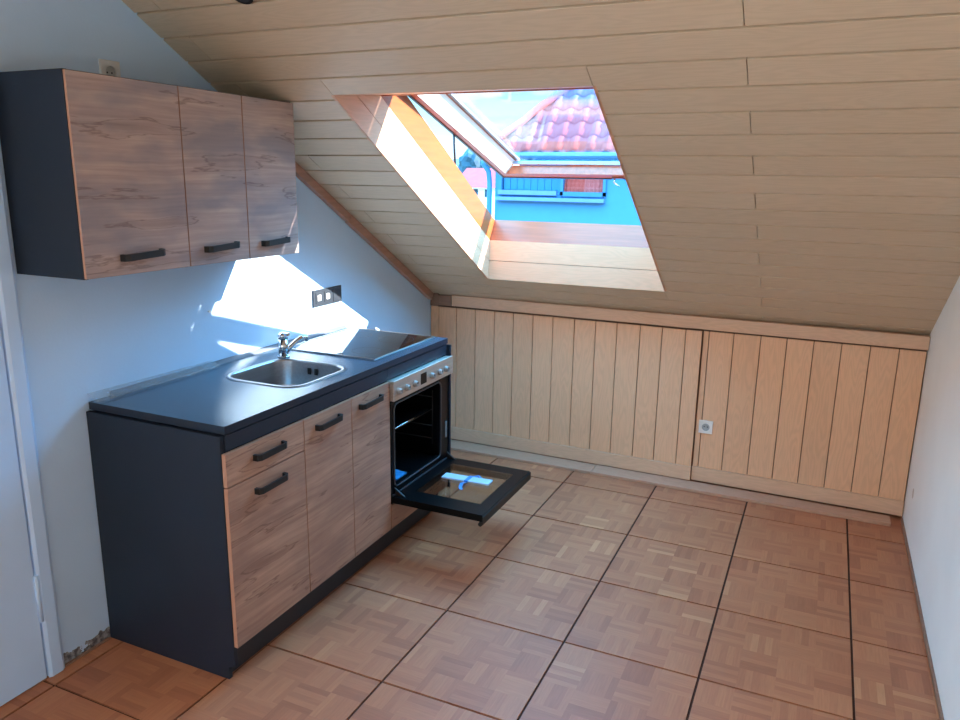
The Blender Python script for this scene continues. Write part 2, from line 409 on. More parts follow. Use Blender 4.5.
# ---------------------------------------------------------------- room shell
fl = MB()
fl.box(-0.1, W + 0.1, YB - .1, 0.1, -0.12, -0.006, 1)
kx0 = -1; gx, gy = 0.0045, 0.0044
xs = [XL + k * T for k in range(-1, 6)]
edges_x = [(0.0, xs[0] - gx)] + [(xs[i] + gx, min(xs[i + 1] - gx, W)) for i in range(len(xs) - 1)]
ys = [YT + T - k * T for k in range(0, 14)]
for (a, b_) in edges_x:
    if a >= W: continue
    for i in range(len(ys) - 1):
        y1, y0 = min(ys[i] - gy, 0.05), max(ys[i + 1] + gy, YB)
        if y1 > y0: fl.box(a, min(b_, W), y0, y1, -0.006, 0.0, 0)
struct(fl.build('floor', ['floor', 'gap']), 'reddish mosaic parquet floor laid in square panels with dark joints', 'floor')

prof = [(YB, -0.1), (0.16, -0.1), (0.16, H - .09), (P(0, 0, .19).y, P(0, 0, .19).z), (P(0, UTOP, .19).y, P(0, UTOP, .19).z), (YB, ZTOP + .17)]
wy0, wy1, wz0, wz1 = -5.95, -4.75, 0.85, 2.15      # assumed unseen window in the left wall behind the camera, placed for fill light
wl = MB().prism([(wy1, -.1)] + prof[1:5] + [(wy1, ZTOP + .17)], lambda p, t: (t, p[0], p[1]), -0.14, 0.0)
wl.box(-.14, 0, YB, wy0, -.1, ZTOP + .17); wl.box(-.14, 0, wy0, wy1, -.1, wz0); wl.box(-.14, 0, wy0, wy1, wz1, ZTOP + .17)
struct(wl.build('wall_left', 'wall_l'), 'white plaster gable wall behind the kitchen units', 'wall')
struct(MB().prism(prof, lambda p, t: (t, p[0], p[1]), W, W + 0.14).build('wall_right', 'wall_r'), 'white plaster wall at the right edge', 'wall')
struct(MB().box(-.14, W + .14, YB - .14, YB, -.1, ZTOP + .17).build('wall_back', 'wall_r'))
w2 = thing('assumed_window', (-.05, (wy0 + wy1) / 2, wz0), kind='structure')
f = MB()
for a in ((wy0, wy0 + .06), ((wy0 + wy1) / 2 - .03, (wy0 + wy1) / 2 + .03), (wy1 - .06, wy1)): f.box(-.10, -.03, a[0], a[1], wz0, wz1)
f.box(-.10, -.03, wy0, wy1, wz0, wz0 + .06); f.box(-.10, -.03, wy0, wy1, wz1 - .06, wz1)
f.build('window_frame', 'white', w2)
MB().box(-.07, -.065, wy0 + .05, wy1 - .05, wz0 + .05, wz1 - .05).build('glass_pane', 'pane', w2)

# ceiling: individual boards on a backing, cut around the skylight
ce = MB(); PW = 0.1338; U0 = 2.0977
SEAM = [0.13, 2.09]
def uof(y, z): return -y * CA + (z - H) * SA
rows = []
ubase = uof(-1.700, 1.981)     # one measured groove
k0 = int(math.floor((ubase - 0.02) / PW))
g = ubase - k0 * PW
us = []
u = g - PW
while u < UTOP + PW: us.append(u); u += PW
ri = 0
idx_seam = [i for i, uu in enumerate(us) if abs(uu - ubase) < 1e-6][0]   # this row (from here downwards) shows a seam at the right
for i in range(len(us) - 1):
    ua, ub = max(us[i], -0.10), min(us[i + 1], UTOP)
    if ub - ua < .01: continue
    seams = SEAM if (i - idx_seam) % 2 == 1 else []
    cuts = [0.0] + seams + [W]
    for j in range(len(cuts) - 1):
        xa, xb = cuts[j] + (0.0012 if j else 0), cuts[j + 1] - (0.0012 if j < len(cuts) - 2 else 0)
        g2 = 0.0048
        def brd(a, b, c, d):
            if b - a > .004 and d - c > .004:
                # chamfered board
                ch = 0.0012
                vs = [P(a, c, 0.0012), P(b, c, 0.0012), P(b, d, 0.0012), P(a, d, 0.0012),
                      P(a + ch * .5, c + ch, 0), P(b - ch * .5, c + ch, 0), P(b - ch * .5, d - ch, 0), P(a + ch * .5, d - ch, 0),
                      P(a, c, 0.014), P(b, c, 0.014), P(b, d, 0.014), P(a, d, 0.014)]
                ce.add(vs, [(4, 5, 6, 7), (0, 1, 5, 4), (1, 2, 6, 5), (2, 3, 7, 6), (3, 0, 4, 7), (8, 11, 10, 9),
                            (0, 8, 9, 1), (1, 9, 10, 2), (2, 10, 11, 3), (3, 11, 8, 0)], 0)
        c, d = ua + g2, ub - g2
        if d <= WU0 or c >= WU1 or xb <= WX0 or xa >= WX1: brd(xa, xb, c, d)
        else:
            brd(xa, min(xb, WX0 - .0015), c, d); brd(max(xa, WX1 + .0015), xb, c, d)
            brd(max(xa, WX0), min(xb, WX1), c, min(d, WU0 - .001)); brd(max(xa, WX0), min(xb, WX1), max(c, WU1 + .001), d)
fn = P
for a in ((0, WX0 - .02, -.12, UTOP), (WX1 + .02, W, -.12, UTOP), (WX0 - .02, WX1 + .02, -.12, WU0 - .02), (WX0 - .02, WX1 + .02, WU1 + .02, UTOP)):
    ce.box(*a, .0138, .19, 1, fn)
ce.box(0, W, YB, YTOP + .1, ZTOP + .012, ZTOP + .17, 1)
yy = YTOP
while yy > YB:
    ce.box(0, W, max(YB, yy - PW + .004), yy, ZTOP, ZTOP + .013, 0); yy -= PW
struct(ce.build('ceiling', ['ceil', 'cgroove']), 'sloping ceiling clad in pale wood-look boards with staggered joints', 'ceiling')

# ---------------------------------------------------------------- knee wall
kw = MB(); kw.box(0, W, KN + .03, .10, -.1, H - .02, 1)
kn = MB()
def kboard(x0, x1, yf, z0, z1, mb, g=0.0022):
    x0 += g; x1 -= g; ch = .0015
    vs = [(x0, yf + .0015, z0), (x1, yf + .0015, z0), (x1, yf + .0015, z1), (x0, yf + .0015, z1),
          (x0 + ch, yf, z0), (x1 - ch, yf, z0), (x1 - ch, yf, z1), (x0 + ch, yf, z1),
          (x0, yf + .013, z0), (x1, yf + .013, z0), (x1, yf + .013, z1), (x0, yf + .013, z1)]
    mb.add(vs, [(4, 5, 6, 7), (0, 1, 5, 4), (1, 2, 6, 5), (2, 3, 7, 6), (3, 0, 4, 7), (8, 11, 10, 9),
                (0, 8, 9, 1), (1, 9, 10, 2), (2, 10, 11, 3), (3, 11, 8, 0)], 0)
skew(kw.build('wall_knee', 'groove'))
struct(bpy.data.objects['wall_knee'], 'low knee wall behind the wood-look sliding panels', 'wall')
def sliding(name, x0, x1, gr, yf, label, zt):
    t = thing(name, ((x0 + x1) / 2, yf, 0.02), label, 'panel', 'sliding panels of the knee wall')
    b = MB(); b.box(x0, x1, yf + .012, yf + .024, .0195, zt, 1)
    e = [x0] + gr + [x1]
    for a, c in zip(e[:-1], e[1:]): kboard(a, c, yf, .105, zt, b)
    skew(b.build('board_panel', ['knee', 'groove'], t))
    skew(MB().box(x0, x1, yf - .010, yf + .012, .0195, .104).build('bottom_rail', 'trimw', t, bevel=.002))
    return t
sliding('sliding_panel', 0.004, 1.7755, [.067, .197, .336, .472, .604, .738, .871, 1.011, 1.145, 1.278, 1.418, 1.548, 1.683], KN - .016,
        'long pale wood-look board panel left of the white wall socket, reaching behind the oven', .925)
sliding('sliding_panel', 1.779, W - .004, [1.812, 1.947, 2.091, 2.227, 2.363, 2.5, 2.637, 2.771], KN,
        'shorter pale wood-look board panel carrying the white socket, beside the right wall', .925)
# top fascia and its pieces in the corner
o = MB().box(.165, W - .003, KN - .024, KN + .02, .938, H - .012 + .022).build('trim_1', 'trimw', bevel=.002); skew(o)
struct(o, 'long light board running under the slope above the panels', 'trim')
b = MB(); b.box(.004, .066, KN - .02, KN + .02, .928, H + .015); b.box(.070, .162, KN - .028, KN + .02, .936, H - .01 + .015)
o = b.build('trim_2', 'blockw', bevel=.002); skew(o)
struct(o, 'two short reddish wood offcuts filling the corner above the panels', 'trim')
# floor rail in front of the panels
b = MB(); b.box(0.01, 1.20, -.186, KN - .028, 0.0005, .017); b.box(1.203, 2.835, -.190, KN - .028, 0.0005, .018)
o = b.build('trim_3', 'railw', bevel=.002); skew(o)
struct(o, 'flat light floor rail in front of the knee wall panels', 'trim')
# batten in the joint of slope and left wall
b = MB(); b.box(.001, .032, 0.03, 1.12, -.050, -.002, 0, P); b.box(.001, .030, 1.124, 2.03, -.046, -.002, 0, P)
struct(b.build('trim_4', 'batten', bevel=.003), 'reddish wood batten along the joint of slope and left wall', 'trim')
# thin skirting strips
struct(MB().box(W - .010, W - .001, YB, KN - .03, .0005, .018).build('baseboard_right', 'blockw'), 'thin brown strip at the foot of the right wall', 'baseboard')
struct(MB().box(.001, .012, -3.0, -2.665, .0005, .006).build('baseboard_left', 'blockw'))

# ---------------------------------------------------------------- roof window
w1 = thing('window_1', P(1.07, WU0, 0), 'open tilting roof window with varnished pine frame and blue daylight', 'window', kind='structure')
ln = MB(); th = .012
def lbox(x0, x1, pts, mat=0, mb=None):
    """quad strip in (u,w) extruded in x"""
    (mb or ln).prism(pts, lambda p, t: P(t, p[0], p[1]), x0, x1, mat)
# side linings: two boards each, reaching from the ceiling to the frame
def side(xa, xb, mb):
    w_, w2_ = .0965, .0995
    def ub(w): return WU0 + (FU0 - WU0) * w / LW
    def ut(w): return WU1 + (FU1 + .01 - WU1) * w / LW
    for (wa, wb) in ((.0, w_), (w2_, LW)):
        mb.prism([(ub(wa), wa), (ut(wa), wa), (ut(wb), wb), (ub(wb), wb)], lambda p, t: P(t, p[0], p[1]), xa, xb, 0)
s = MB(); side(WX0 - th, WX0, s); s.build('side_lining', 'lining', w1)
s = MB(); side(WX1, WX1 + th, s); s.build('side_lining', 'lining', w1)
s = MB()
du, dw = FU0 - WU0, LW
for (t0, t1) in ((0, .475), (.487, 1.0)):
    s.prism([(WU0 + du * t0, dw * t0), (WU0 + du * t1, dw * t1), (WU0 + du * t1 - th, dw * t1 + .003), (WU0 + du * t0 - th, dw * t0 + .003)], lambda p, t: P(t, p[0], p[1]), WX0, WX1)
s.build('bottom_lining', 'lining_x', w1)
s = MB()
s.prism([(WU1, 0), (FU1 + .01, LW), (FU1 + .03, LW + .004), (WU1 + th, .008)], lambda p, t: P(t, p[0], p[1]), WX0, WX1)
s.build('top_lining', 'lining_x', w1)
fr = MB()
def sb(mb, x0, x1, u0, u1, w0, w1_, mat=0): mb.box(x0, x1, u0, u1, w0, w1_, mat, P)
sb(fr, WX0 - .055, WX0 + .001, FU0 - .055, FU1 + .055, LW - .0, FW); sb(fr, WX1 - .001, WX1 + .055, FU0 - .055, FU1 + .055, LW, FW)
fr.build('frame_stile', 'fwood', w1)
fr = MB(); sb(fr, WX0, WX1, FU0 - .055, FU0, LW, FW); fr.build('frame_bottom_rail', 'fwood_x', w1)
fr = MB(); sb(fr, WX0, WX1, FU1, FU1 + .055, LW, FW); fr.build('frame_top_rail', 'fwood_x', w1)
# flashing / roof covering around the frame
fr = MB()
for a in ((-.1, WX0 - .05, -.6, UTOP), (WX1 + .05, W + .1, -.6, UTOP), (WX0 - .05, WX1 + .05, -.6, FU0 - .05), (WX0 - .05, WX1 + .05, FU1 + .05, UTOP)):
    sb(fr, *a, .215, .25)
struct(fr.build('ceiling_outer_covering', 'roofing'))
bpy.data.objects['ceiling_outer_covering'].name = 'trim_5'
# sash: tilted outwards at the bottom by about ten degrees
SL = 0.225
def SP(x, u, w): return P(x, u, .31 + SL * (1.785 - u) + w)
sash = MB()
ST = .036
def sbx(mb, x0, x1, u0, u1, w0, w1_, mat=0): mb.box(x0, x1, u0, u1, w0, w1_, mat, SP)
SX0, SX1, SU0, SU1 = WX0 + .010, WX1 - .010, .500, 1.826
sash.prism([(SX0 + .008, 0), (SX0 + .008 + ST, 0), (SX0 + .090, .080), (SX0 + .090, .098), (SX0 + .008, .098)], lambda p, t: SP(p[0], t, p[1]), SU0, SU1); sbx(sash, SX1 - .008 - ST, SX1 - .008, SU0, SU1, 0, .075)
sash_o = None
ss = sash.build('sash', ['sashwood', 'sashlit'], w1)
for p_ in ss.data.polygons:          # inner profile of the stile, its sunlit white put into the colour
    if p_.normal.x > .3 and p_.normal.x < .95: p_.material_index = 1
b = MB(); sbx(b, SX0 + ST, SX1 - ST, SU0, SU0 + .060, 0, .055); b.build('sash_bottom_rail', 'sashwood', ss, bevel=.002)
b = MB(); sbx(b, SX0 + ST, SX1 - ST, SU1 - .073, SU1, 0, .05); b.build('sash_top_rail', 'sashwood', ss)
b = MB()
sbx(b, SX0 - .004, SX0 + .008, SU0 - .012, SU1, -.004, .106); sbx(b, SX1 - .008, SX1 + .004, SU0 - .012, SU1, -.004, .106)
sbx(b, SX0 - .004, SX1 + .004, SU0 - .012, SU0, -.004, .075)
b.build('sash_cladding', 'clad', ss)
b = MB()
sbx(b, SX0 + .094, SX0 + .112, SU0 + .060, SU1 - .073, .086, .098)
sbx(b, SX0 + .008 + ST, SX1 - ST - .008, SU0 + .060, SU0 + .078, .060, .080)
b.build('glazing_bead', 'gasket', ss)
b = MB(); sbx(b, SX0 + .05, SX1 - .05, SU0 + .04, SU1 - .03, .0985, .1025); b.build('glass_pane', 'pane', ss)
# catch on the bottom rail
b = MB(); cxh = 1.26
sbx(b, cxh - .030, cxh + .034, SU0 + .012, SU0 + .030, -.012, .0, 0)
b.tube([SP(cxh - .015, SU0 + .02, -.012), SP(cxh - .018, SU0 + .015, -.030), SP(cxh + .004, SU0 - .03, -.040)], .005, 8)
b.build('window_catch', 'chrome', ss)
# stay arm from sash to frame
b = MB(); b.tube([SP(SX0 + .0, 1.185, .01), P(WX0 - .006, 1.06, FW + .002)], .006, 8); b.tube([P(WX0 - .006, 1.06, FW + .002), P(WX0 - .006, .95, FW)], .004, 8)
b.build('stay_arm', 'clad', w1)

# ---------------------------------------------------------------- door at the left edge
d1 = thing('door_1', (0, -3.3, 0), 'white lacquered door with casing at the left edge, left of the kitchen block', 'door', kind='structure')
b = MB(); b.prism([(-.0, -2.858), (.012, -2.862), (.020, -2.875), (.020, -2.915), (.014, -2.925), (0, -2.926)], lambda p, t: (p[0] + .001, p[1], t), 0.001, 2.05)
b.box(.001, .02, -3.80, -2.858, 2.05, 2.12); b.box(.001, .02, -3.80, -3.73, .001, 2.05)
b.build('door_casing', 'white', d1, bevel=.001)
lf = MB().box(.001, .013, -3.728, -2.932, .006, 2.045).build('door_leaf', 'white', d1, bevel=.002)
for z in (.228, 1.72):
    b = MB(); b.tube([(.017, -2.9285, z), (.017, -2.9285, z + .175)], .0075, 10); b.build('hinge', 'white', lf)

# ---------------------------------------------------------------- kitchen base units
XF, XBODY, XPL = .643, .625, .5776
ZF0, ZF1, ZD = .136, .859, .7376
ZT, ZTB = .9496, .9215
Y0, Y1, Y2, Y3, Y4 = -2.6577, -2.2391, -1.9191, -1.6122, -1.0123
def handle(y0, y1, x, z0, z1, parent, h=.022, out=.028):
    """flat bar handle bent to a low trapezoid"""
    b = MB(); L = y1 - y0; t = .007; c = L * .20; zm0, zm1 = z0, z1
    pts_o = [(0, 0), (.004, out), (c, out + .002), (L - c, out + .002), (L - .004, out), (L, 0)]
    outer = [(0, 0), (.002, out - .008), (c * .5, out), (L - c * .5, out), (L - .002, out - .008), (L, 0)]
    inner = [(L - .011, 0), (L - .012, out - .012), (L - c * .55, out - t), (c * .55, out - t), (.012, out - .012), (.011, 0)]
    poly = outer + inner
    n = len(poly)
    def f3(p, z): return (x + p[1], y0 + p[0], z0 + (z1 - z0) * p[0] / L + z)
    vs = [f3(p, -h / 2) for p in poly] + [f3(p, h / 2) for p in poly]
    m = len(outer)
    for k in range(m - 1):
        a, b_, c_, d_ = k, k + 1, n - 2 - k, n - 1 - k
        b.add([vs[a], vs[b_], vs[c_], vs[d_]], [(0, 1, 2, 3)]); b.add([vs[a + n], vs[b_ + n], vs[c_ + n], vs[d_ + n]], [(3, 2, 1, 0)])
        b.add([vs[a], vs[b_], vs[b_ + n], vs[a + n]], [(0, 1, 2, 3)]); b.add([vs[c_], vs[d_], vs[d_ + n], vs[c_ + n]], [(0, 1, 2, 3)])
    b.add([vs[0], vs[n - 1], vs[2 * n - 1], vs[n]], [(0, 1, 2, 3)]); b.add([vs[m - 1], vs[m], vs[m + n], vs[m - 1 + n]], [(0, 1, 2, 3)])
    return b.build('handle', 'black', parent)
def front(name, y0, y1, z0, z1, parent, mat='oak', x0=XBODY + .002, x1=XF):
    b = MB(); g = .0022
    b.box(x0, x1, y0 + g, y1 - g, z0 + g, z1 - g)
    o = b.build(name, [mat, 'edge'], parent, bevel=.0008)
    for p in o.data.polygons:
        if abs(p.normal.x) < .5: p.material_index = 1
    return o
# drawer unit
u1 = thing('base_cabinet', ((XBODY) / 2, (Y0 + Y1) / 2, 0), 'base cabinet at the near end with dark side panel, one drawer and an oak-look door', 'cabinet', 'base cabinets')
b = MB()
b.prism([(0.004, .001), (XPL + .018, .001), (XPL + .018, .05), (XBODY, .06), (XBODY, .917), (.004, .917)], lambda p, t: (p[0], t, p[1]), Y0, Y0 + .018)
b.build('side_panel', 'dark', u1, bevel=.001)
b = MB(); b.box(.01, XBODY, Y1 - .018, Y1 - .001, .131, .915); b.box(.01, .02, Y0 + .018, Y1 - .018, .131, .915)
b.box(.02, XBODY, Y0 + .018, Y1 - .018, .131, .148); b.box(.57, XBODY + .0085, Y0 + .0185, Y1 - .0005, ZF1 + .004, .917)
b.build('carcass', 'dark', u1)
df = front('drawer_front', Y0 - .0, Y1, ZD, ZF1, u1); handle(-2.525, -2.362, XF, .803, .806, df)
dd = front('door', Y0 - .0, Y1, ZF0, ZD, u1); handle(-2.527, -2.364, XF, .680, .684, dd)
# sink unit
u2 = thing('base_cabinet', ((XBODY) / 2, (Y1 + Y3) / 2, 0), 'base cabinet under the sink with two oak-look doors, left of the open oven', 'cabinet', 'base cabinets')
b = MB(); b.box(.01, XBODY, Y1 + .001, Y1 + .018, .131, .915); b.box(.01, XBODY, Y3 - .018, Y3 - .002, .131, .915); b.box(.01, .02, Y1 + .018, Y3 - .018, .131, .915)
b.box(.02, XBODY, Y1 + .018, Y3 - .018, .131, .148); b.box(.57, XBODY + .0085, Y1 + .001, Y3 - .002, ZF1 + .004, .917)
b.build('carcass', 'dark', u2)
dd = front('door', Y1, Y2, ZF0, ZF1, u2); handle(-2.170, -2.008, XF, .806, .810, dd)
dd = front('door', Y2, Y3, ZF0, ZF1, u2); handle(-1.866, -1.694, XF, .808, .812, dd)
# plinth
tag(MB().box(XPL - .016, XPL, Y0 + .019, Y4 - .001, .001, .130).build('plinth', 'plinth', origin=(XPL, -1.8, 0)),
    'dark plinth board at floor level running under the base cabinets and oven', 'plinth')
# worktop with sink and hob cut-outs
SKC = (.362, -1.972); SKH = (.203, .208)
wt = MB()
yw0, yw1, xw0, xw1 = -2.643, -1.0185, .004, .6350
# top as a grid with a rounded hole for the bowl
hole = rrect(SKC[0], SKC[1], SKH[0] - .012, SKH[1] - .012, .085)
sy0, sy1 = SKC[1] - SKH[1] - .03, SKC[1] + SKH[1] + .03
def ringtop(z, flip):
    n = len(hole); outer = []
    for (hx, hy) in hole:
        dx, dy = hx - SKC[0], hy - SKC[1]
        tx = ((xw1 if dx > 0 else xw0) - SKC[0]) / dx if abs(dx) > 1e-9 else 1e9
        ty = ((sy1 if dy > 0 else sy0) - SKC[1]) / dy if abs(dy) > 1e-9 else 1e9
        t = min(tx, ty); outer.append((SKC[0] + dx * t, SKC[1] + dy * t))
    vs = [(*p, z) for p in hole] + [(*p, z) for p in outer]
    wt.add(vs, [(i, (i + 1) % n, n + (i + 1) % n, n + i) for i in range(n)])
    for i in range(n):
        a, b_ = outer[i], outer[(i + 1) % n]
        # corner fill
        if abs(a[0] - b_[0]) > 1e-6 and abs(a[1] - b_[1]) > 1e-6:
            c = (xw1 if max(a[0], b_[0]) > SKC[0] + .1 else xw0, sy1 if max(a[1], b_[1]) > SKC[1] + .1 else sy0)
            wt.add([(*a, z), (*b_, z), (*c, z)], [(0, 1, 2)])
ringtop(ZT, 0); ringtop(ZTB, 1)
n = len(hole); wt.add([(*p, ZT) for p in hole] + [(*p, ZTB) for p in hole], [(i, (i + 1) % n, n + (i + 1) % n, n + i) for i in range(n)])
def slab(y0, y1):
    wt.add([(xw0, y0, ZT), (xw1, y0, ZT), (xw1, y1, ZT), (xw0, y1, ZT), (xw0, y0, ZTB), (xw1, y0, ZTB), (xw1, y1, ZTB), (xw0, y1, ZTB)],
           [(0, 1, 2, 3), (7, 6, 5, 4), (0, 4, 5, 1), (2, 6, 7, 3), (1, 5, 6, 2), (3, 7, 4, 0)])
slab(yw0, sy0); slab(sy1, yw1)
wt.add([(xw1, sy0, ZT), (xw1, sy1, ZT), (xw1, sy1, ZTB), (xw1, sy0, ZTB)], [(0, 1, 2, 3)])
wt.add([(xw0, sy0, ZT), (xw0, sy1, ZT), (xw0, sy1, ZTB), (xw0, sy0, ZTB)], [(3, 2, 1, 0)])
wo = wt.build('worktop', ['top', 'dark'], origin=(.32, -1.83, ZTB))
for p_ in wo.data.polygons:
    if abs(p_.normal.z) < .5: p_.material_index = 1  # bluish reflection is in the top's colour; sides get the darker board
tag(wo, 'dark anthracite worktop lying across the base cabinets and oven along the left wall', 'worktop')
# sealing strip in film
t = thing('sealing_strip', (.02, -1.8, ZT), 'dark sealing strip on the worktop along the wall, near end wrapped in crinkled film', 'strip')
b = MB(); b.prism([(.002, ZT + .0005), (.026, ZT + .0005), (.022, ZT + .005), (.010, ZT + .013), (.002, ZT + .016)], lambda p, tt: (p[0], tt, p[1]), -2.55, -1.03)
b.build('profile', 'stripg', t)
b = MB(); nu, nv = 90, 9; vs = []
for i in range(nu + 1):
    y = -2.648 + .62 * i / nu; amp = .8 - .5 * i / nu
    for j in range(nv + 1):
        q = j / nv; x = .003 + .050 * (1 - (1 - q) ** 1.6); z = ZT + .003 + (.028 * (1 - q) ** 1.2) * (1 - .25 * i / nu)
        nz = noise.noise(Vector((y * 30, q * 4, 1.3))) * .5 + noise.noise(Vector((y * 70, q * 9, 4.3))) * .3
        vs.append((x + max(0, .008 * amp * nz), y, z + .014 * amp * nz * (0.3 + q) if j < nv else z))
b.add([(v[0], v[1], max(v[2], ZT + .001)) for v in vs], [(i * (nv + 1) + j, i * (nv + 1) + j + 1, (i + 1) * (nv + 1) + j + 1, (i + 1) * (nv + 1) + j) for i in range(nu) for j in range(nv)], 0, False)
mfilm, nt, bb = newmat('crinkled_film'); bb.inputs['Base Color'].default_value = (.62, .66, .70, 1); bb.inputs['Roughness'].default_value = .18
bb.inputs['Transmission Weight'].default_value = .0; bb.inputs['Alpha'].default_value = .34; bb.inputs['Specular IOR Level'].default_value = 1.0
nn = N(nt, 'ShaderNodeTexNoise'); nn.inputs['Scale'].default_value = 60; bump(nt, bb, nn.outputs[0], .8, .004)
M['cfilm'] = mfilm
b.build('film_wrap', 'cfilm', t)
# sink
sk = thing('sink', (SKC[0], SKC[1], ZT), 'square inset stainless steel sink bowl with rounded corners in the dark worktop', 'sink')
b = MB(); ro = rrect(SKC[0], SKC[1], SKH[0], SKH[1], .10); rm = rrect(SKC[0], SKC[1], SKH[0] - .006, SKH[1] - .006, .095)
ri_ = rrect(SKC[0], SKC[1], SKH[0] - .018, SKH[1] - .018, .085)
r3 = rrect(SKC[0], SKC[1], SKH[0] - .020, SKH[1] - .020, .083); n = len(ro)
loops = [(ro, ZT + .0006), (rm, ZT + .004), (ri_, ZT + .004), (r3, ZT - .004)]
vs = [(*p, z) for lp, z in loops for p in lp]
b.add(vs, [(k * n + i, k * n + (i + 1) % n, (k + 1) * n + (i + 1) % n, (k + 1) * n + i) for k in range(3) for i in range(n)], 0, True)
b.build('rim', 'steel', sk)
b = MB(); L = [(r3, ZT - .004)]
for off, z, r in ((.023, .03, .08), (.028, .10, .078), (.034, .130, .074), (.046, .146, .066), (.07, .152, .05), (.12, .1545, .03)):
    L.append((rrect(SKC[0], SKC[1], SKH[0] - off, SKH[1] - off, r), ZT - z))
vs = [(*p, z) for lp, z in L for p in lp]
b.add(vs, [(k * n + i, k * n + (i + 1) % n, (k + 1) * n + (i + 1) % n, (k + 1) * n + i) for k in range(len(L) - 1) for i in range(n)], 0, True)
b.add([(*p, L[-1][1]) for p in L[-1][0]], [list(range(n))])
b.build('bowl', 'steel', sk)
for k in (0, 1):
    b = MB(); x = .33 + .036 * k; yv = SKC[1] + SKH[1] - .0275
    b.box(x, x + .016, yv - .002, yv + .002, ZT - .052, ZT - .024); b.build('overflow_slot', 'black', sk)
b = MB(); b.tube([(SKC[0], SKC[1], ZT - .154), (SKC[0], SKC[1], ZT - .151)], .045, 24); b.build('drain', 'chrome', sk)
# faucet
fx, fy = .165, -1.748
# keep it clear of the rounded rim corner
fa = thing('faucet', (fx, fy, ZT), 'small chrome mixer tap standing at the back corner of the sink', 'faucet')
b = MB(); b.tube([(fx, fy, ZT + .0005), (fx, fy, ZT + .006)], .027, 24); b.tube([(fx, fy, ZT + .006), (fx, fy, ZT + .085)], .0215, 24)
b.build('body', 'chrome', fa)
b = MB()
dr = Vector((.35, .94, 0)).normalized()
base = Vector((fx, fy, ZT + .022))
pts = [base + dr * .012, base + dr * .04 + Vector((0, 0, .022)), base + dr * .075 + Vector((0, 0, .046)), base + dr * .095 + Vector((0, 0, .054)), base + dr * .122 + Vector((0, 0, .054)), base + dr * .128 + Vector((0, 0, .047))]
b.tube(pts, [.012, .0115, .0105, .0105, .0115, .0115], 14)
b.build('spout', 'chrome', fa)
b = MB(); b.tube([pts[-2], pts[-2] + Vector((0, 0, -.018))], .0095, 14); b.build('aerator', 'chrome', fa)
b = MB(); b.tube([(fx, fy, ZT + .085), (fx, fy, ZT + .105), (fx, fy, ZT + .112)], [.0225, .021, .012], 24)
b.box(fx - .012, fx + .030, fy - .011, fy + .011, ZT + .100, ZT + .113)
b.build('lever', 'chrome', fa)
# hob
hb = thing('hob', (.31, -1.33, ZT), 'black glass ceramic hob with steel edge, half bleached by sunlight, above the oven', 'hob')
hx0, hx1, hy0, hy1 = .062, .572, -1.622, -1.036
b = MB(); b.box(hx0 + .008, hx1 - .008, hy0 + .008, hy1 - .008, ZT + .0005, ZT + .005); b.build('glass_plate', 'hob', hb)
b = MB()
for a in ((hx0, hx1, hy0, hy0 + .010), (hx0, hx1, hy1 - .010, hy1), (hx0, hx0 + .010, hy0 + .01, hy1 - .01), (hx1 - .010, hx1, hy0 + .01, hy1 - .01)):
    b.box(a[0], a[1], a[2], a[3], ZT + .0003, ZT + .007)
b.build('steel_edge', 'steel', hb, bevel=.0015)
for (x, y, r) in ((.20, -1.47, .09), (.44, -1.48, .072), (.20, -1.19, .072), (.43, -1.19, .09)):
    b = MB(); ring = []
    for k in range(40):
        a = 2 * PI * k / 40; ring.append((a, r))
    vs = [(x + math.cos(a) * q, y + math.sin(a) * q, ZT + .0053) for q in (r, r - .0015) for a, _ in ring]
    b.add(vs, [(i, (i + 1) % 40, 40 + (i + 1) % 40, 40 + i) for i in range(40)]); b.build('cooking_zone', 'grey', hb)

# ---------------------------------------------------------------- oven
ov = thing('built_in_oven', (.35, (Y3 + Y4) / 2, .13), 'black built-in oven with steel control panel and its door folded open', 'oven')
CY0, CY1, CZ0, CZ1 = -1.580, -1.125, .345, .738
b = MB(); b.box(.02, XF - .03, Y3 + .001, Y3 + .016, .131, .915); b.box(.02, XBODY + .028, Y4 - .014, Y4, .131, .9155)
b.box(.02, .03, Y3 + .016, Y4 - .014, .131, .915); b.box(.57, XBODY + .0085, Y3 + .001, Y4 - .0145, ZF1 + .006, .917)
b.build('housing', 'dark', ov)
b = MB(); xa, xb = XF - .025, XF + .002
b.box(xa, xb, Y3 + .004, CY0, .262, .762); b.box(xa, xb, CY1, Y4 - .001, .262, .762)
b.box(xa, xb, CY0, CY1, CZ1, .762); b.box(xa, xb, CY0, CY1, .262, CZ0)
b.build('face_frame', 'blackgloss', ov, bevel=.002)
b = MB(); c0, c1 = .20, xa
b.box(c0 - .01, c0, CY0 - .03, CY1 + .03, CZ0 - .02, CZ1 + .02)
b.box(c0, c1, CY0 - .02, CY0 - .01, CZ0 - .02, CZ1 + .02); b.box(c0, c1, CY1 + .01, CY1 + .02, CZ0 - .02, CZ1 + .02)
b.box(c0, c1, CY0 - .02, CY1 + .02, CZ1 + .01, CZ1 + .02); b.box(c0, c1, CY0 - .02, CY1 + .02, CZ0 - .02, CZ0 - .01)
b.build('cavity', 'blackgloss', ov)
# seal ring round the mouth
rp = rrect((CY0 + CY1) / 2, (CZ0 + CZ1) / 2, (CY1 - CY0) / 2 + .006, (CZ1 - CZ0) / 2 + .006, .03, 5)
b = MB(); b.tube([(xb + .002, p[0], p[1]) for p in rp + rp[:1]], .004, 6, cap=False); b.build('door_seal', 'anth_plastic', ov)
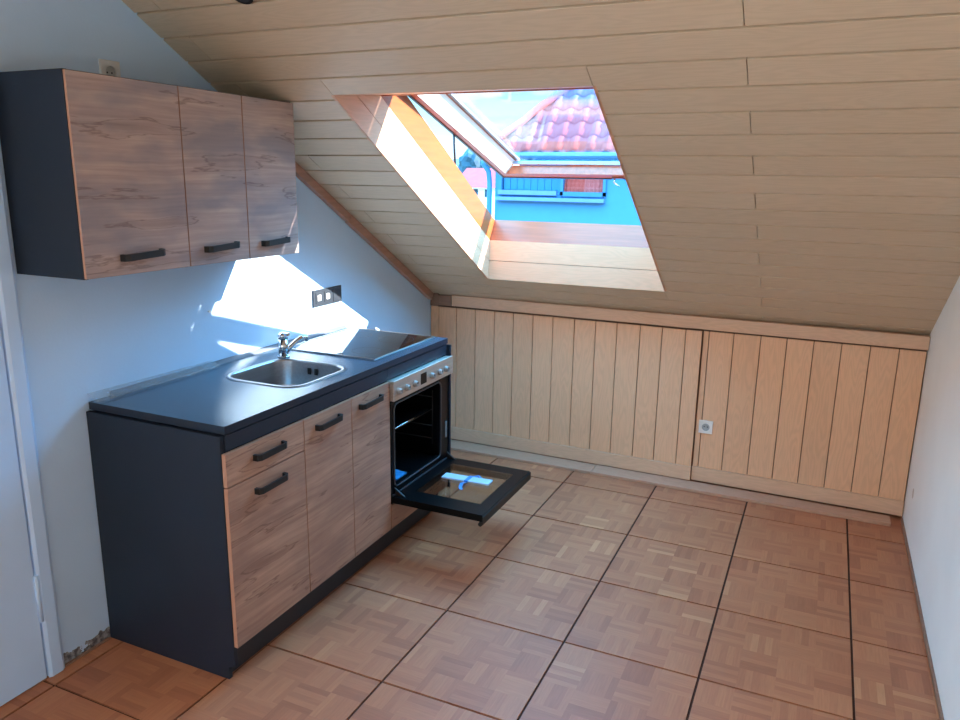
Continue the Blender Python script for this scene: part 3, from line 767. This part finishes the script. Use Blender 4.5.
# control panel
cp = MB(); cp.box(XBODY + .001, XF + .020, Y3 + .002, Y4, .7655, ZF1)
cpo = cp.build('control_panel', 'panel_steel', ov, bevel=.002)
XPAN = XF + .020
for y in (-1.570, -1.497, -1.420, -1.250, -1.166, -1.096):
    b = MB(); b.tube([(XPAN, y, .806), (XPAN + .004, y, .806), (XPAN + .016, y, .806), (XPAN + .018, y, .806)], [.016, .0155, .0125, .011], 20)
    b.box(XPAN + .017, XPAN + .0195, y - .002, y + .002, .806, .817, 1)
    b.build('knob', ['knob', 'black'], cpo)
MB().box(XPAN, XPAN + .0015, -1.358, -1.302, .785, .838).build('display', 'blackgloss', cpo)
# shelf runners and vents
for cy_ in (CY1 + .004, CY0 - .004):
    b = MB()
    for zz in (.43, .50, .585, .655): b.tube([(.60, cy_, zz), (.24, cy_, zz)], .003, 6)
    b.tube([(.60, cy_, .40), (.60, cy_, .69)], .003, 6)
    b.build('shelf_runner', 'black', ov)
b = MB()
for k in range(9): b.box(c0 + .0005, c0 + .003, -1.22, -1.19, .46 + .02 * k, .47 + .02 * k)
b.build('rear_vent', 'grey', ov)
b = MB(); b.tube([(.575 + .022 * math.cos(a * PI / 12), -1.537 + .022 * math.sin(a * PI / 12), CZ0 + .012) for a in range(25)], .004, 8, cap=False)
b.build('bottom_element', 'steel', ov)
b = MB(); b.box(xb, xb + .005, -1.068, -1.050, .425, .512); b.build('side_latch', 'grey', ov, bevel=.002)
b = MB(); b.box(xb, xb + .006, Y3 + .006, Y4 - .012, .302, .309); b.build('lower_ledge', 'anth_plastic', ov, bevel=.001)
front('filler_front', Y3, Y4, ZF0, .258, ov)
# wire rack: rests on the runners
rk = MB(); zr = .5935; rk.box(.245, .590, CY0 + .006, CY1 - .006, zr - .014, zr - .004, 1)
rk.tube([(.595, CY0 + .002, zr), (.595, CY1 - .002, zr)], .0032, 8)
tag(rk.build('baking_tray', ['chrome', 'blackgloss'], origin=(.42, -1.35, zr)), 'black baking tray with bright front rim, on the runners inside the open oven', 'tray')
# door, folded down
DX0, DX1, DY0, DY1, DZ0, DZ1 = .648, 1.108, Y3 + .006, Y4 - .004, .268, .300
GX0, GX1, GY0, GY1 = .715, 1.046, -1.498, -1.108
b = MB()
b.box(DX0, GX0, DY0, DY1, DZ0, DZ1); b.box(GX1, DX1, DY0, DY1, DZ0, DZ1); b.box(GX0, GX1, DY0, GY0, DZ0, DZ1); b.box(GX0, GX1, GY1, DY1, DZ0, DZ1)
dro = b.build('door', 'blackgloss', ov)
b = MB(); b.box(GX0 - .006, GX1 + .006, GY0 - .006, GY1 + .006, DZ1 + .0002, DZ1 + .0035); b.build('glass_pane', 'doorglass', dro)
b = MB(); b.box(GX0 - .006, GX1 + .006, GY0 - .006, GY1 + .006, DZ0 - .004, DZ0 - .0002); b.build('glass_pane', 'doorglass', dro)
b = MB(); b.tube([(1.083, DY0 + .03, DZ0 - .030), (1.083, DY1 - .03, DZ0 - .030)], .010, 12)
b.box(1.077, 1.089, DY0 + .035, DY0 + .055, DZ0 - .028, DZ0 + .0005); b.box(1.077, 1.089, DY1 - .055, DY1 - .035, DZ0 - .028, DZ0 + .0005)
b.build('handle', 'black', dro)
b = MB(); b.box(1.1085, 1.113, DY0 - .006, DY1 + .004, DZ0 - .012, DZ1 - .006); b.build('edge_profile', 'black', dro, bevel=.001)
for yy_ in (DY0 + .02, DY1 - .03):
    b = MB(); b.prism([(.645, .300), (.700, .3005), (.645, .338)], lambda p, tt: (p[0], tt, p[1]), yy_, yy_ + .008)
    b.build('hinge', 'black', dro)
# strip of packing paper with a blue tie, lying on the glass
st = thing('paper_strip', (.875, -1.276, DZ1 + .004), 'pale blue folded paper strip tied with blue tape, lying on the open oven door glass', 'strip')
def rotp(x, y, cx, cy, a):
    return (cx + x * math.cos(a) - y * math.sin(a), cy + x * math.sin(a) + y * math.cos(a))
b = MB(); a_ = math.radians(0); zz = DZ1 + .004
b.box(-.125, .125, -.031, .031, 0, .010, 0, lambda x, y, z: (*rotp(x, y, .875, -1.276, math.radians(3)), zz + z))
b.build('paper', 'paper', st, bevel=.003)
b = MB(); cx_, cy_ = .885, -1.276
def band(pts, w):
    vs = []
    for i, p in enumerate(pts):
        p = Vector(p); d = (Vector(pts[min(i + 1, len(pts) - 1)]) - Vector(pts[max(0, i - 1)])); d.z = 0; d.normalize(); s_ = Vector((-d.y, d.x, 0)) * w / 2
        vs += [p - s_, p + s_, p + s_ + Vector((0, 0, .0012)), p - s_ + Vector((0, 0, .0012))]
    m = len(pts)
    b.add(vs, [(4 * i + k, 4 * i + (k + 1) % 4, 4 * i + 4 + (k + 1) % 4, 4 * i + 4 + k) for i in range(m - 1) for k in range(4)] + [(0, 1, 2, 3), tuple(4 * (m - 1) + k for k in (3, 2, 1, 0))])
band([(cx_ + .0, cy_ - .036, zz + .0005), (cx_, cy_ - .033, zz + .011), (cx_, cy_ + .033, zz + .011), (cx_ - .004, cy_ + .037, zz + .0005), (cx_ + .02, cy_ + .06, zz + .001)], .020)
band([(cx_, cy_ - .034, zz + .003), (cx_ - .005, cy_ - .07, zz + .010), (cx_ + .004, cy_ - .105, zz + .004), (cx_ + .018, cy_ - .12, zz + .001)], .016)
band([(cx_, cy_ + .034, zz + .004), (cx_ + .03, cy_ + .05, zz + .012), (cx_ + .055, cy_ + .04, zz + .002)], .014)
b.build('blue_tie', 'tape', st)
# blue film packet inside the oven
b = MB(); nu, nv = 16, 8; vs = []
for i in range(nu + 1):
    for j in range(nv + 1):
        x = .46 + .145 * j / nv; y = -1.500 + .10 * i / nu
        vs.append((x, y, CZ0 - .009 + .007 * (1 + noise.noise(Vector((x * 30, y * 30, 0))))))
vs2 = [(x, y, CZ0 - .0095) for x, y, z in vs]; q = len(vs)
fs = [(i * (nv + 1) + j, i * (nv + 1) + j + 1, (i + 1) * (nv + 1) + j + 1, (i + 1) * (nv + 1) + j) for i in range(nu) for j in range(nv)]
b.add(vs + vs2, fs + [tuple(q + k for k in f_[::-1]) for f_ in fs])
bnd = [i * (nv + 1) for i in range(nu + 1)] + [nu * (nv + 1) + j for j in range(1, nv + 1)] + [i * (nv + 1) + nv for i in range(nu - 1, -1, -1)] + [j for j in range(nv - 1, 0, -1)]
b.add(vs + vs2, [(bnd[k], bnd[(k + 1) % len(bnd)], q + bnd[(k + 1) % len(bnd)], q + bnd[k]) for k in range(len(bnd))])
tag(b.build('film_packet', 'film', origin=(.48, -1.45, CZ0 - .0095)), 'blue plastic film packet lying on the floor of the open oven', 'packet')

# ---------------------------------------------------------------- wall cabinet
XU, ZU0, ZU1 = .3195, 1.4335, 2.0458
V0, V1, V2, V3 = -2.8486, -2.422, -2.1132, -1.8045
wc = thing('wall_cabinet', (.15, (V0 + V3) / 2, ZU0), 'long wall cabinet with three oak-look doors and dark side, hanging on the left wall', 'cabinet')
b = MB(); t_ = .016; xb_ = XU - .011
b.box(.002, xb_, V0, V0 + t_, ZU0, ZU1); b.box(.002, xb_, V3 - t_, V3, ZU0, ZU1)
b.box(.002, xb_, V0 + t_, V3 - t_, ZU0, ZU0 + t_); b.box(.002, xb_, V0 + t_, V3 - t_, ZU1 - t_, ZU1)
b.box(.002, .006, V0 + t_, V3 - t_, ZU0 + t_, ZU1 - t_); b.box(.006, xb_, V1 - .008, V1 + .008, ZU0 + t_, ZU1 - t_)
b.build('carcass', 'dark', wc, bevel=.0008)
for (a, c, h0, h1) in ((V0, V1, -2.717, -2.548), (V1, V2, -2.352, -2.185), (V2, V3, -2.043, -1.882)):
    dd = front('door', a, c, ZU0, ZU1 - .001, wc, 'oak_b', xb_ + .001, XU)
    handle(h0, h1, XU, 1.490, 1.498, dd)

# ---------------------------------------------------------------- sockets
def socket_face(b, cx, cy, cz, nrm, s=.041):
    pass
def wall_socket(name, loc, axis, mats, label, size=.082, group=None):
    """socket with frame, round recess and two pin holes; axis 'x' faces +x, 'y' faces -y"""
    t = thing(name, loc, label, 'socket', group)
    L_ = Vector(loc)
    def F(a, d, z): return (L_.x + d, L_.y + a, L_.z + z) if axis == 'x' else (L_.x + a, L_.y - d, L_.z + z)
    h = size / 2; n = 32
    b = MB(); r = .022
    circ = [(math.cos(2 * PI * k / n), math.sin(2 * PI * k / n)) for k in range(n)]
    sq = []
    for c, s in circ:
        m = h / max(abs(c), abs(s)); sq.append((c * m, s * m))
    D = .009
    vs = [F(a, .0, z) for a, z in sq] + [F(a, D * .8, z) for a, z in sq] + [F(a * .94, D, z * .94) for a, z in sq] + [F(c * r, D, s * r) for c, s in circ]
    b.add(vs, [(k * n + i, k * n + (i + 1) % n, (k + 1) * n + (i + 1) % n, (k + 1) * n + i) for k in range(3) for i in range(n)])
    b.build('frame', mats[0], t)
    b = MB(); vs = [F(c * r, D, s * r) for c, s in circ] + [F(c * r * .95, .001, s * r * .95) for c, s in circ]
    b.add(vs, [(i, (i + 1) % n, n + (i + 1) % n, n + i) for i in range(n)]); b.add(vs[n:], [list(range(n))])
    b.build('insert', mats[1], t)
    for sgn in (-1, 1):
        b = MB(); vs = [F(sgn * .0095 + .0032 * c, .0015, .0032 * s) for c, s in circ]; b.add(vs, [list(range(n))])
        vs = [F(sgn * .0095 + .0032 * c, .0010, .0032 * s) for c, s in circ]; b.add(vs, [list(range(n))]); b.build('pin_hole', 'black', t)
    return t
wall_socket('wall_socket', (1.838, KN + .018, .358), 'y', ('plastic', 'insert'), 'white wall socket on the pale board panel near the floor', .078)
wall_socket('wall_socket', (.0005, -2.418, 2.098), 'x', ('socket2', 'insert'), 'white wall socket on the plaster just above the wall cabinet', .082)
# three-gang frame above the worktop
s3 = thing('switch_frame', (.0005, -1.177, 1.142), 'anthracite three-gang switch and socket frame on the wall above the hob', 'switch')
b = MB(); b.box(.0005, .010, -1.302, -1.052, 1.099, 1.186); b.build('frame', 'anth_plastic', s3, bevel=.003)
for y in (-1.256, -1.181):
    o_ = MB().box(.010, .0125, y - .028, y + .028, 1.115, 1.171).build('insert', 'anth_plastic', s3, bevel=.001)
    MB().box(.0125, .0145, y - .014, y + .014, 1.128, 1.158).build('insert_glare', 'plastic', o_, bevel=.001)  # white plate stands in for the overexposed reflection on the insert
MB().box(.010, .013, -1.132, -1.062, 1.107, 1.178).build('blank_cover', 'anth_plastic', s3, bevel=.002)
# small nail below the wall cabinet
b = MB(); b.tube([(.0, -2.027, 1.188), (.010, -2.027, 1.188)], .003, 8); b.tube([(.010, -2.027, 1.188), (.012, -2.027, 1.188)], .007, 12)
tag(b.build('wall_hook', 'plastic', origin=(0, -2.027, 1.188)), 'small white wall hook below the wall cabinet, left of the sunlit patch', 'hook')
# recessed ceiling light at the top edge of the photo
cl = thing('ceiling_light', P(.52, 2.672, 0), 'small dark round ceiling fitting on the slope above the wall cabinet', 'lamp')
def disc(r, w0, w1_, seg=28):
    m = MB(); cc = (.52, 2.672)
    a0 = [P(cc[0] + r * math.cos(2 * PI * k / seg), cc[1] + r * math.sin(2 * PI * k / seg), w0) for k in range(seg)]
    a1 = [P(cc[0] + r * math.cos(2 * PI * k / seg), cc[1] + r * math.sin(2 * PI * k / seg), w1_) for k in range(seg)]
    m.add(a0 + a1, [list(range(seg)), list(range(seg, 2 * seg))[::-1]] + [(i, (i + 1) % seg, seg + (i + 1) % seg, seg + i) for i in range(seg)])
    return m
disc(.040, -.008, 0).build('ring', 'black', cl, bevel=.002); disc(.028, -.010, -.008).build('lens', 'anth_plastic', cl)

# ---------------------------------------------------------------- outside
struct(MB().box(-300, 300, 1.5, 400, -9.2, -9.0).build('ground', 'ground'))
bh = thing('neighbouring_house', (-.5, 8.5, -9), 'neighbouring house with pale blue facade and red pantile hip roof seen through the roof window', 'house')
b = MB(); b.box(-3.0, 5.0, 8.0, 14, -9, 1.56); b.box(-1.80, -1.02, 8.0, 14, 1.56, 1.565)
b.box(-1.02, 5.0, 8.0, 14, 1.56, 2.0); b.box(-3.0, 5.0, 8.12, 14, 1.56, 2.0); b.box(-3.0, -2.88, 8.0, 8.12, 1.56, 2.0)
b.build('facade', 'facade', bh)
b = MB()
for k in range(9): b.box(-2.86 + k * .1255, -2.86 + k * .1255 + .118, 8.06, 8.12, 1.58, 2.0)
b.box(-1.86, -1.80, 8.02, 8.12, 1.56, 2.0)
b.build('shutter_boards', 'facade2', bh)
b = MB(); b.box(-2.95, -1.03, 7.90, 8.0, 1.40, 1.46); b.box(-2.92, -1.86, 7.93, 8.06, 1.50, 1.575); b.build('ledge', 'facade3', bh)
b = MB()
for a in ((-1.80, -1.75, 1.50, 2.0), (-1.07, -1.02, 1.50, 2.0), (-1.80, -1.02, 1.49, 1.565)): b.box(a[0], a[1], 7.96, 8.03, a[2], a[3])
wf = b.build('window', 'gutter', bh)
b = MB(); vs = []; nu, nv = 60, 24
for i in range(nu + 1):
    for j in range(nv + 1):
        x = -1.75 + .68 * i / nu; q = j / nv
        vs.append((x, 8.03 + .07 * q + .012 * math.sin(2 * PI * (i / nu * 9)) - .012 * ((q * 6) % 1), 1.565 + .45 * q))
b.add(vs, [(i * (nv + 1) + j, i * (nv + 1) + j + 1, (i + 1) * (nv + 1) + j + 1, (i + 1) * (nv + 1) + j) for i in range(nu) for j in range(nv)])
b.build('reflected_roof', 'roof', wf)  # wavy tiled inset stands in for a roof reflected in the window
# eaves box, gutter
b = MB(); b.box(-3.12, 5, 7.88, 8.4, 2.0, 2.06); b.box(-3.12, 5, 7.90, 8.4, 2.06, 2.19); b.build('eaves_board', 'facade2', bh)
b = MB(); b.tube([(-3.15, 7.83, 2.14), (5, 7.83, 2.14)], .055, 14); b.build('gutter', 'gutter', bh)
b = MB(); b.tube([(-3.14, 7.84, 2.10), (-3.16, 7.86, 2.0), (-3.10, 7.93, 1.88), (-3.08, 7.94, 1.7), (-3.08, 7.94, -8.9)], .045, 12); b.build('downpipe', 'gutter', bh)
# pantile roof, hip at the left
b = MB(); TW = .28; RH = .24; mroof = 1.0
for r in range(14):
    z0_, z1_ = 2.22 + r * RH, 2.22 + (r + 1) * RH
    ya, yb_ = 7.93 + (z0_ - 2.22) / mroof, 7.93 + (z1_ - 2.22) / mroof
    xl = -3.16 + r * RH / mroof; xr = 5.2
    nx = int((xr - xl) / (TW / 10)); vs = []
    for i in range(nx + 1):
        x = xl + (xr - xl) * i / nx; hgt = .035 * math.sin(2 * PI * x / TW)
        xt = x + (RH / mroof if i < 4 else 0)
        vs.append((x, ya - hgt * .5, z0_ + .03 + hgt * .7)); vs.append((max(x, xl + RH * min(1, 1)) if i < 9 else x, yb_ - hgt * .5, z1_ - .005 + hgt * .7)); vs.append((x, ya - hgt * .5 + .01, z0_ - .02 + hgt * .7))
    b.add(vs, [(3 * i, 3 * i + 3, 3 * i + 4, 3 * i + 1) for i in range(nx)] + [(3 * i + 2, 3 * i + 5, 3 * i + 3, 3 * i) for i in range(nx)], 0, True)
# solid body under the tiles
zt_ = 2.22 + 14 * RH; yt_ = 7.93 + 14 * RH
body = [(-3.12, 7.96, 2.19), (5.2, 7.96, 2.19), (5.2, 15.0, 2.19), (-3.12, 15.0, 2.19), (-3.12 + 14 * RH, yt_ + .02, zt_ - .04), (5.2, yt_ + .02, zt_ - .04), (5.2, 15.0 - 14 * RH, zt_ - .04), (-3.12 + 14 * RH, 15.0 - 14 * RH, zt_ - .04)]
b.add(body, [(0, 1, 5, 4), (1, 2, 6, 5), (2, 3, 7, 6), (3, 0, 4, 7), (4, 5, 6, 7), (3, 2, 1, 0)])
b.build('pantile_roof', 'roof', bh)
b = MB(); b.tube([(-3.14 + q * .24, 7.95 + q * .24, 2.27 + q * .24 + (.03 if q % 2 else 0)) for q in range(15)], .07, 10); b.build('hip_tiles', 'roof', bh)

# village beyond
def far_house(x, y, w, d, zt, rz, zb, label, win):
    t = thing('village_house', (x + w / 2, y, -9), label, 'house', 'village houses')
    MB().box(x, x + w, y, y + d, -9, zb).build('wall', 'vwall', t)
    b = MB(); b.prism([(y - .6, zb - .1), (y + d / 2, zt), (y + d + .6, zb - .1)], lambda p, q: (q, p[0], p[1]), x - .4, x + w + .4); b.build('roof', rz, t)
    for (wx, wz) in win:
        MB().box(x + wx, x + wx + .8, y - .05, y + .02, wz, wz + 1.0).build('window', 'vdark', t)
far_house(-44.2, 90, 6.4, 9, 3.2, 'vroof', .70, 'small distant white house with red tiled roof, between pine frame and blue downpipe', [(1.0, -.6), (2.6, -.6), (4.4, -.6), (1.0, -3), (2.6, -3)])
far_house(-63.5, 132, 5.5, 8, 6.4, 'vdark', 4.4, 'far grey-roofed house on the hillside above the red-roofed house', [(1, 2.6), (3.2, 2.6)])
b = MB(); vs = []; nu, nv = 60, 14
for i in range(nu + 1):
    for j in range(nv + 1):
        x = -220 + 300 * i / nu; y = 180 + 120 * j / nv; q = math.sin(PI * min(1, j / nv * .9 + .02))
        vs.append((x, y, -9 + q * (15.5 + 4 * noise.noise(Vector((x * .03, y * .03, 0)))) + 2.5 * noise.noise(Vector((x * .25, y * .25, 2))) * q))
b.add(vs, [(i * (nv + 1) + j, i * (nv + 1) + j + 1, (i + 1) * (nv + 1) + j + 1, (i + 1) * (nv + 1) + j) for i in range(nu) for j in range(nv)], 0, True)
tag(b.build('hillside', 'hill'), 'wooded hillside behind the village houses', 'hill', kind='stuff')
def far_tree(x, y, z, r, label):
    t = thing('tree', (x, y, -9), label, 'tree', 'trees by the village houses')
    bm = bmesh.new(); bmesh.ops.create_icosphere(bm, subdivisions=3, radius=r)
    for v in bm.verts:
        v.co *= 1 + .28 * noise.noise(v.co * (2.2 / r)) + .15 * noise.noise(v.co * (6 / r)); v.co.z *= 1.2
    bm.transform(Matrix.Translation((0, 0, z + 9)))
    me = bpy.data.meshes.new('crown'); bm.to_mesh(me); bm.free(); me.materials.append(M['hill'])
    o_ = bpy.data.objects.new('crown', me); COL.objects.link(o_); o_.parent = t
    b = MB(); b.tube([(x, y, -9), (x, y, z)], [r * .15, r * .08], 8); b.build('trunk', 'groove', t)
far_tree(-55.5, 120, 3.8, 2.6, 'dark round tree beyond the red-roofed village house, left one')
far_tree(-50.0, 116, 3.2, 2.3, 'dark round tree beyond the red-roofed village house, right one')

# ---------------------------------------------------------------- light
def sun_dir():
    return (Vector((-1, 0, 0)) + (P(0, 0, 1) - P(0, 0, 0)) * -.81 + (P(0, 1, 0) - P(0, 0, 0)) * .05).normalized()
sd = sun_dir()
L_ = bpy.data.lights.new('sun', 'SUN'); L_.energy = 26; L_.angle = math.radians(.5); L_.color = (1, .95, .86)
so = bpy.data.objects.new('sun', L_); COL.objects.link(so); so.rotation_euler = sd.to_track_quat('-Z', 'Y').to_euler(); so.location = (6, 4, 6)
# sky with clouds
wd = bpy.data.worlds.new('sky'); SC.world = wd; wd.use_nodes = True; nt = wd.node_tree
bg = nt.nodes['Background']
tc = nt.nodes.new('ShaderNodeTexCoord')
sp = N(nt, 'ShaderNodeSeparateXYZ'); nt.links.new(tc.outputs['Generated'], sp.inputs[0])
skyc = ramp(nt, sp.outputs[2], [(0.0, (.07, .10, .11)), (0.16, (.008, .044, .066)), (.42, (.16, .58, 1.0)), (1.0, (.14, .55, 1.0))])
cn = N(nt, 'ShaderNodeTexNoise'); cn.inputs['Scale'].default_value = 5.0; cn.inputs['Detail'].default_value = 7; cn.inputs['Roughness'].default_value = .55
mp = N(nt, 'ShaderNodeMapping'); mp.inputs['Scale'].default_value = (1, 1, 2.6); mp.inputs['Location'].default_value = (.3, .1, .35)
nt.links.new(tc.outputs['Generated'], mp.inputs[0]); nt.links.new(mp.outputs[0], cn.inputs['Vector'])
cm = ramp(nt, cn.outputs[0], [(0.48, (0, 0, 0)), (0.60, (1, 1, 1))])
low = ramp(nt, sp.outputs[2], [(.05, (1, 1, 1)), (.32, (0, 0, 0))])
cmm = mixc(nt, 1.0, cm, low, 'MULTIPLY')
skyf = mixc(nt, cmm, skyc, (.075, .08, .085))
nt.links.new(skyf, bg.inputs[0]); bg.inputs[1].default_value = 18
# added fill lamp, standing in for daylight at an assumed window behind the camera
def area(name, loc, rot, sx, sy, e, col, portal=False):
    l = bpy.data.lights.new(name, 'AREA'); l.shape = 'RECTANGLE'; l.size = sx; l.size_y = sy; l.energy = e; l.color = col
    if portal: l.cycles.is_portal = True
    o_ = bpy.data.objects.new(name, l); COL.objects.link(o_); o_.location = loc; o_.rotation_euler = rot; return o_
area('skylight_portal', P(1.07, 1.1, .60), (-(P(0, 0, 1) - P(0, 0, 0))).to_track_quat('-Z', 'Y').to_euler(), 1.35, 1.8, 1, (1, 1, 1), True)
area('window_fill', (-.01, (wy0 + wy1) / 2, (wz0 + wz1) / 2), (0, -PI / 2, 0), 1.2, 1.1, 62, (.98, .97, .96))

# ---------------------------------------------------------------- camera
cam = bpy.data.cameras.new('camera'); co = bpy.data.objects.new('camera', cam); COL.objects.link(co); SC.camera = co
cam.sensor_fit = 'HORIZONTAL'; cam.sensor_width = 36; cam.lens = 760.914 / 960 * 36; cam.clip_end = 1000; cam.clip_start = .05
ya, pi_, ro = 0.4229, -0.2337, 0.0151
fwd = Vector((-math.sin(ya) * math.cos(pi_), math.cos(ya) * math.cos(pi_), math.sin(pi_)))
right = Vector((math.cos(ya), math.sin(ya), 0)); up = right.cross(fwd)
R_ = right * math.cos(ro) + up * math.sin(ro); U_ = -right * math.sin(ro) + up * math.cos(ro)
co.matrix_world = Matrix(((R_.x, U_.x, -fwd.x, 2.3712), (R_.y, U_.y, -fwd.y, -4.4647), (R_.z, U_.z, -fwd.z, 1.7534), (0, 0, 0, 1)))
SC.view_settings.view_transform = 'Standard'; SC.view_settings.look = 'None'; SC.view_settings.gamma = 1; SC.view_settings.use_curve_mapping = False
SC.view_settings.exposure = 0.12
SC.cycles.use_denoising = True
SC.cycles.max_bounces = 10; SC.cycles.diffuse_bounces = 6; SC.cycles.transparent_max_bounces = 16
SC.cycles.sample_clamp_indirect = 25
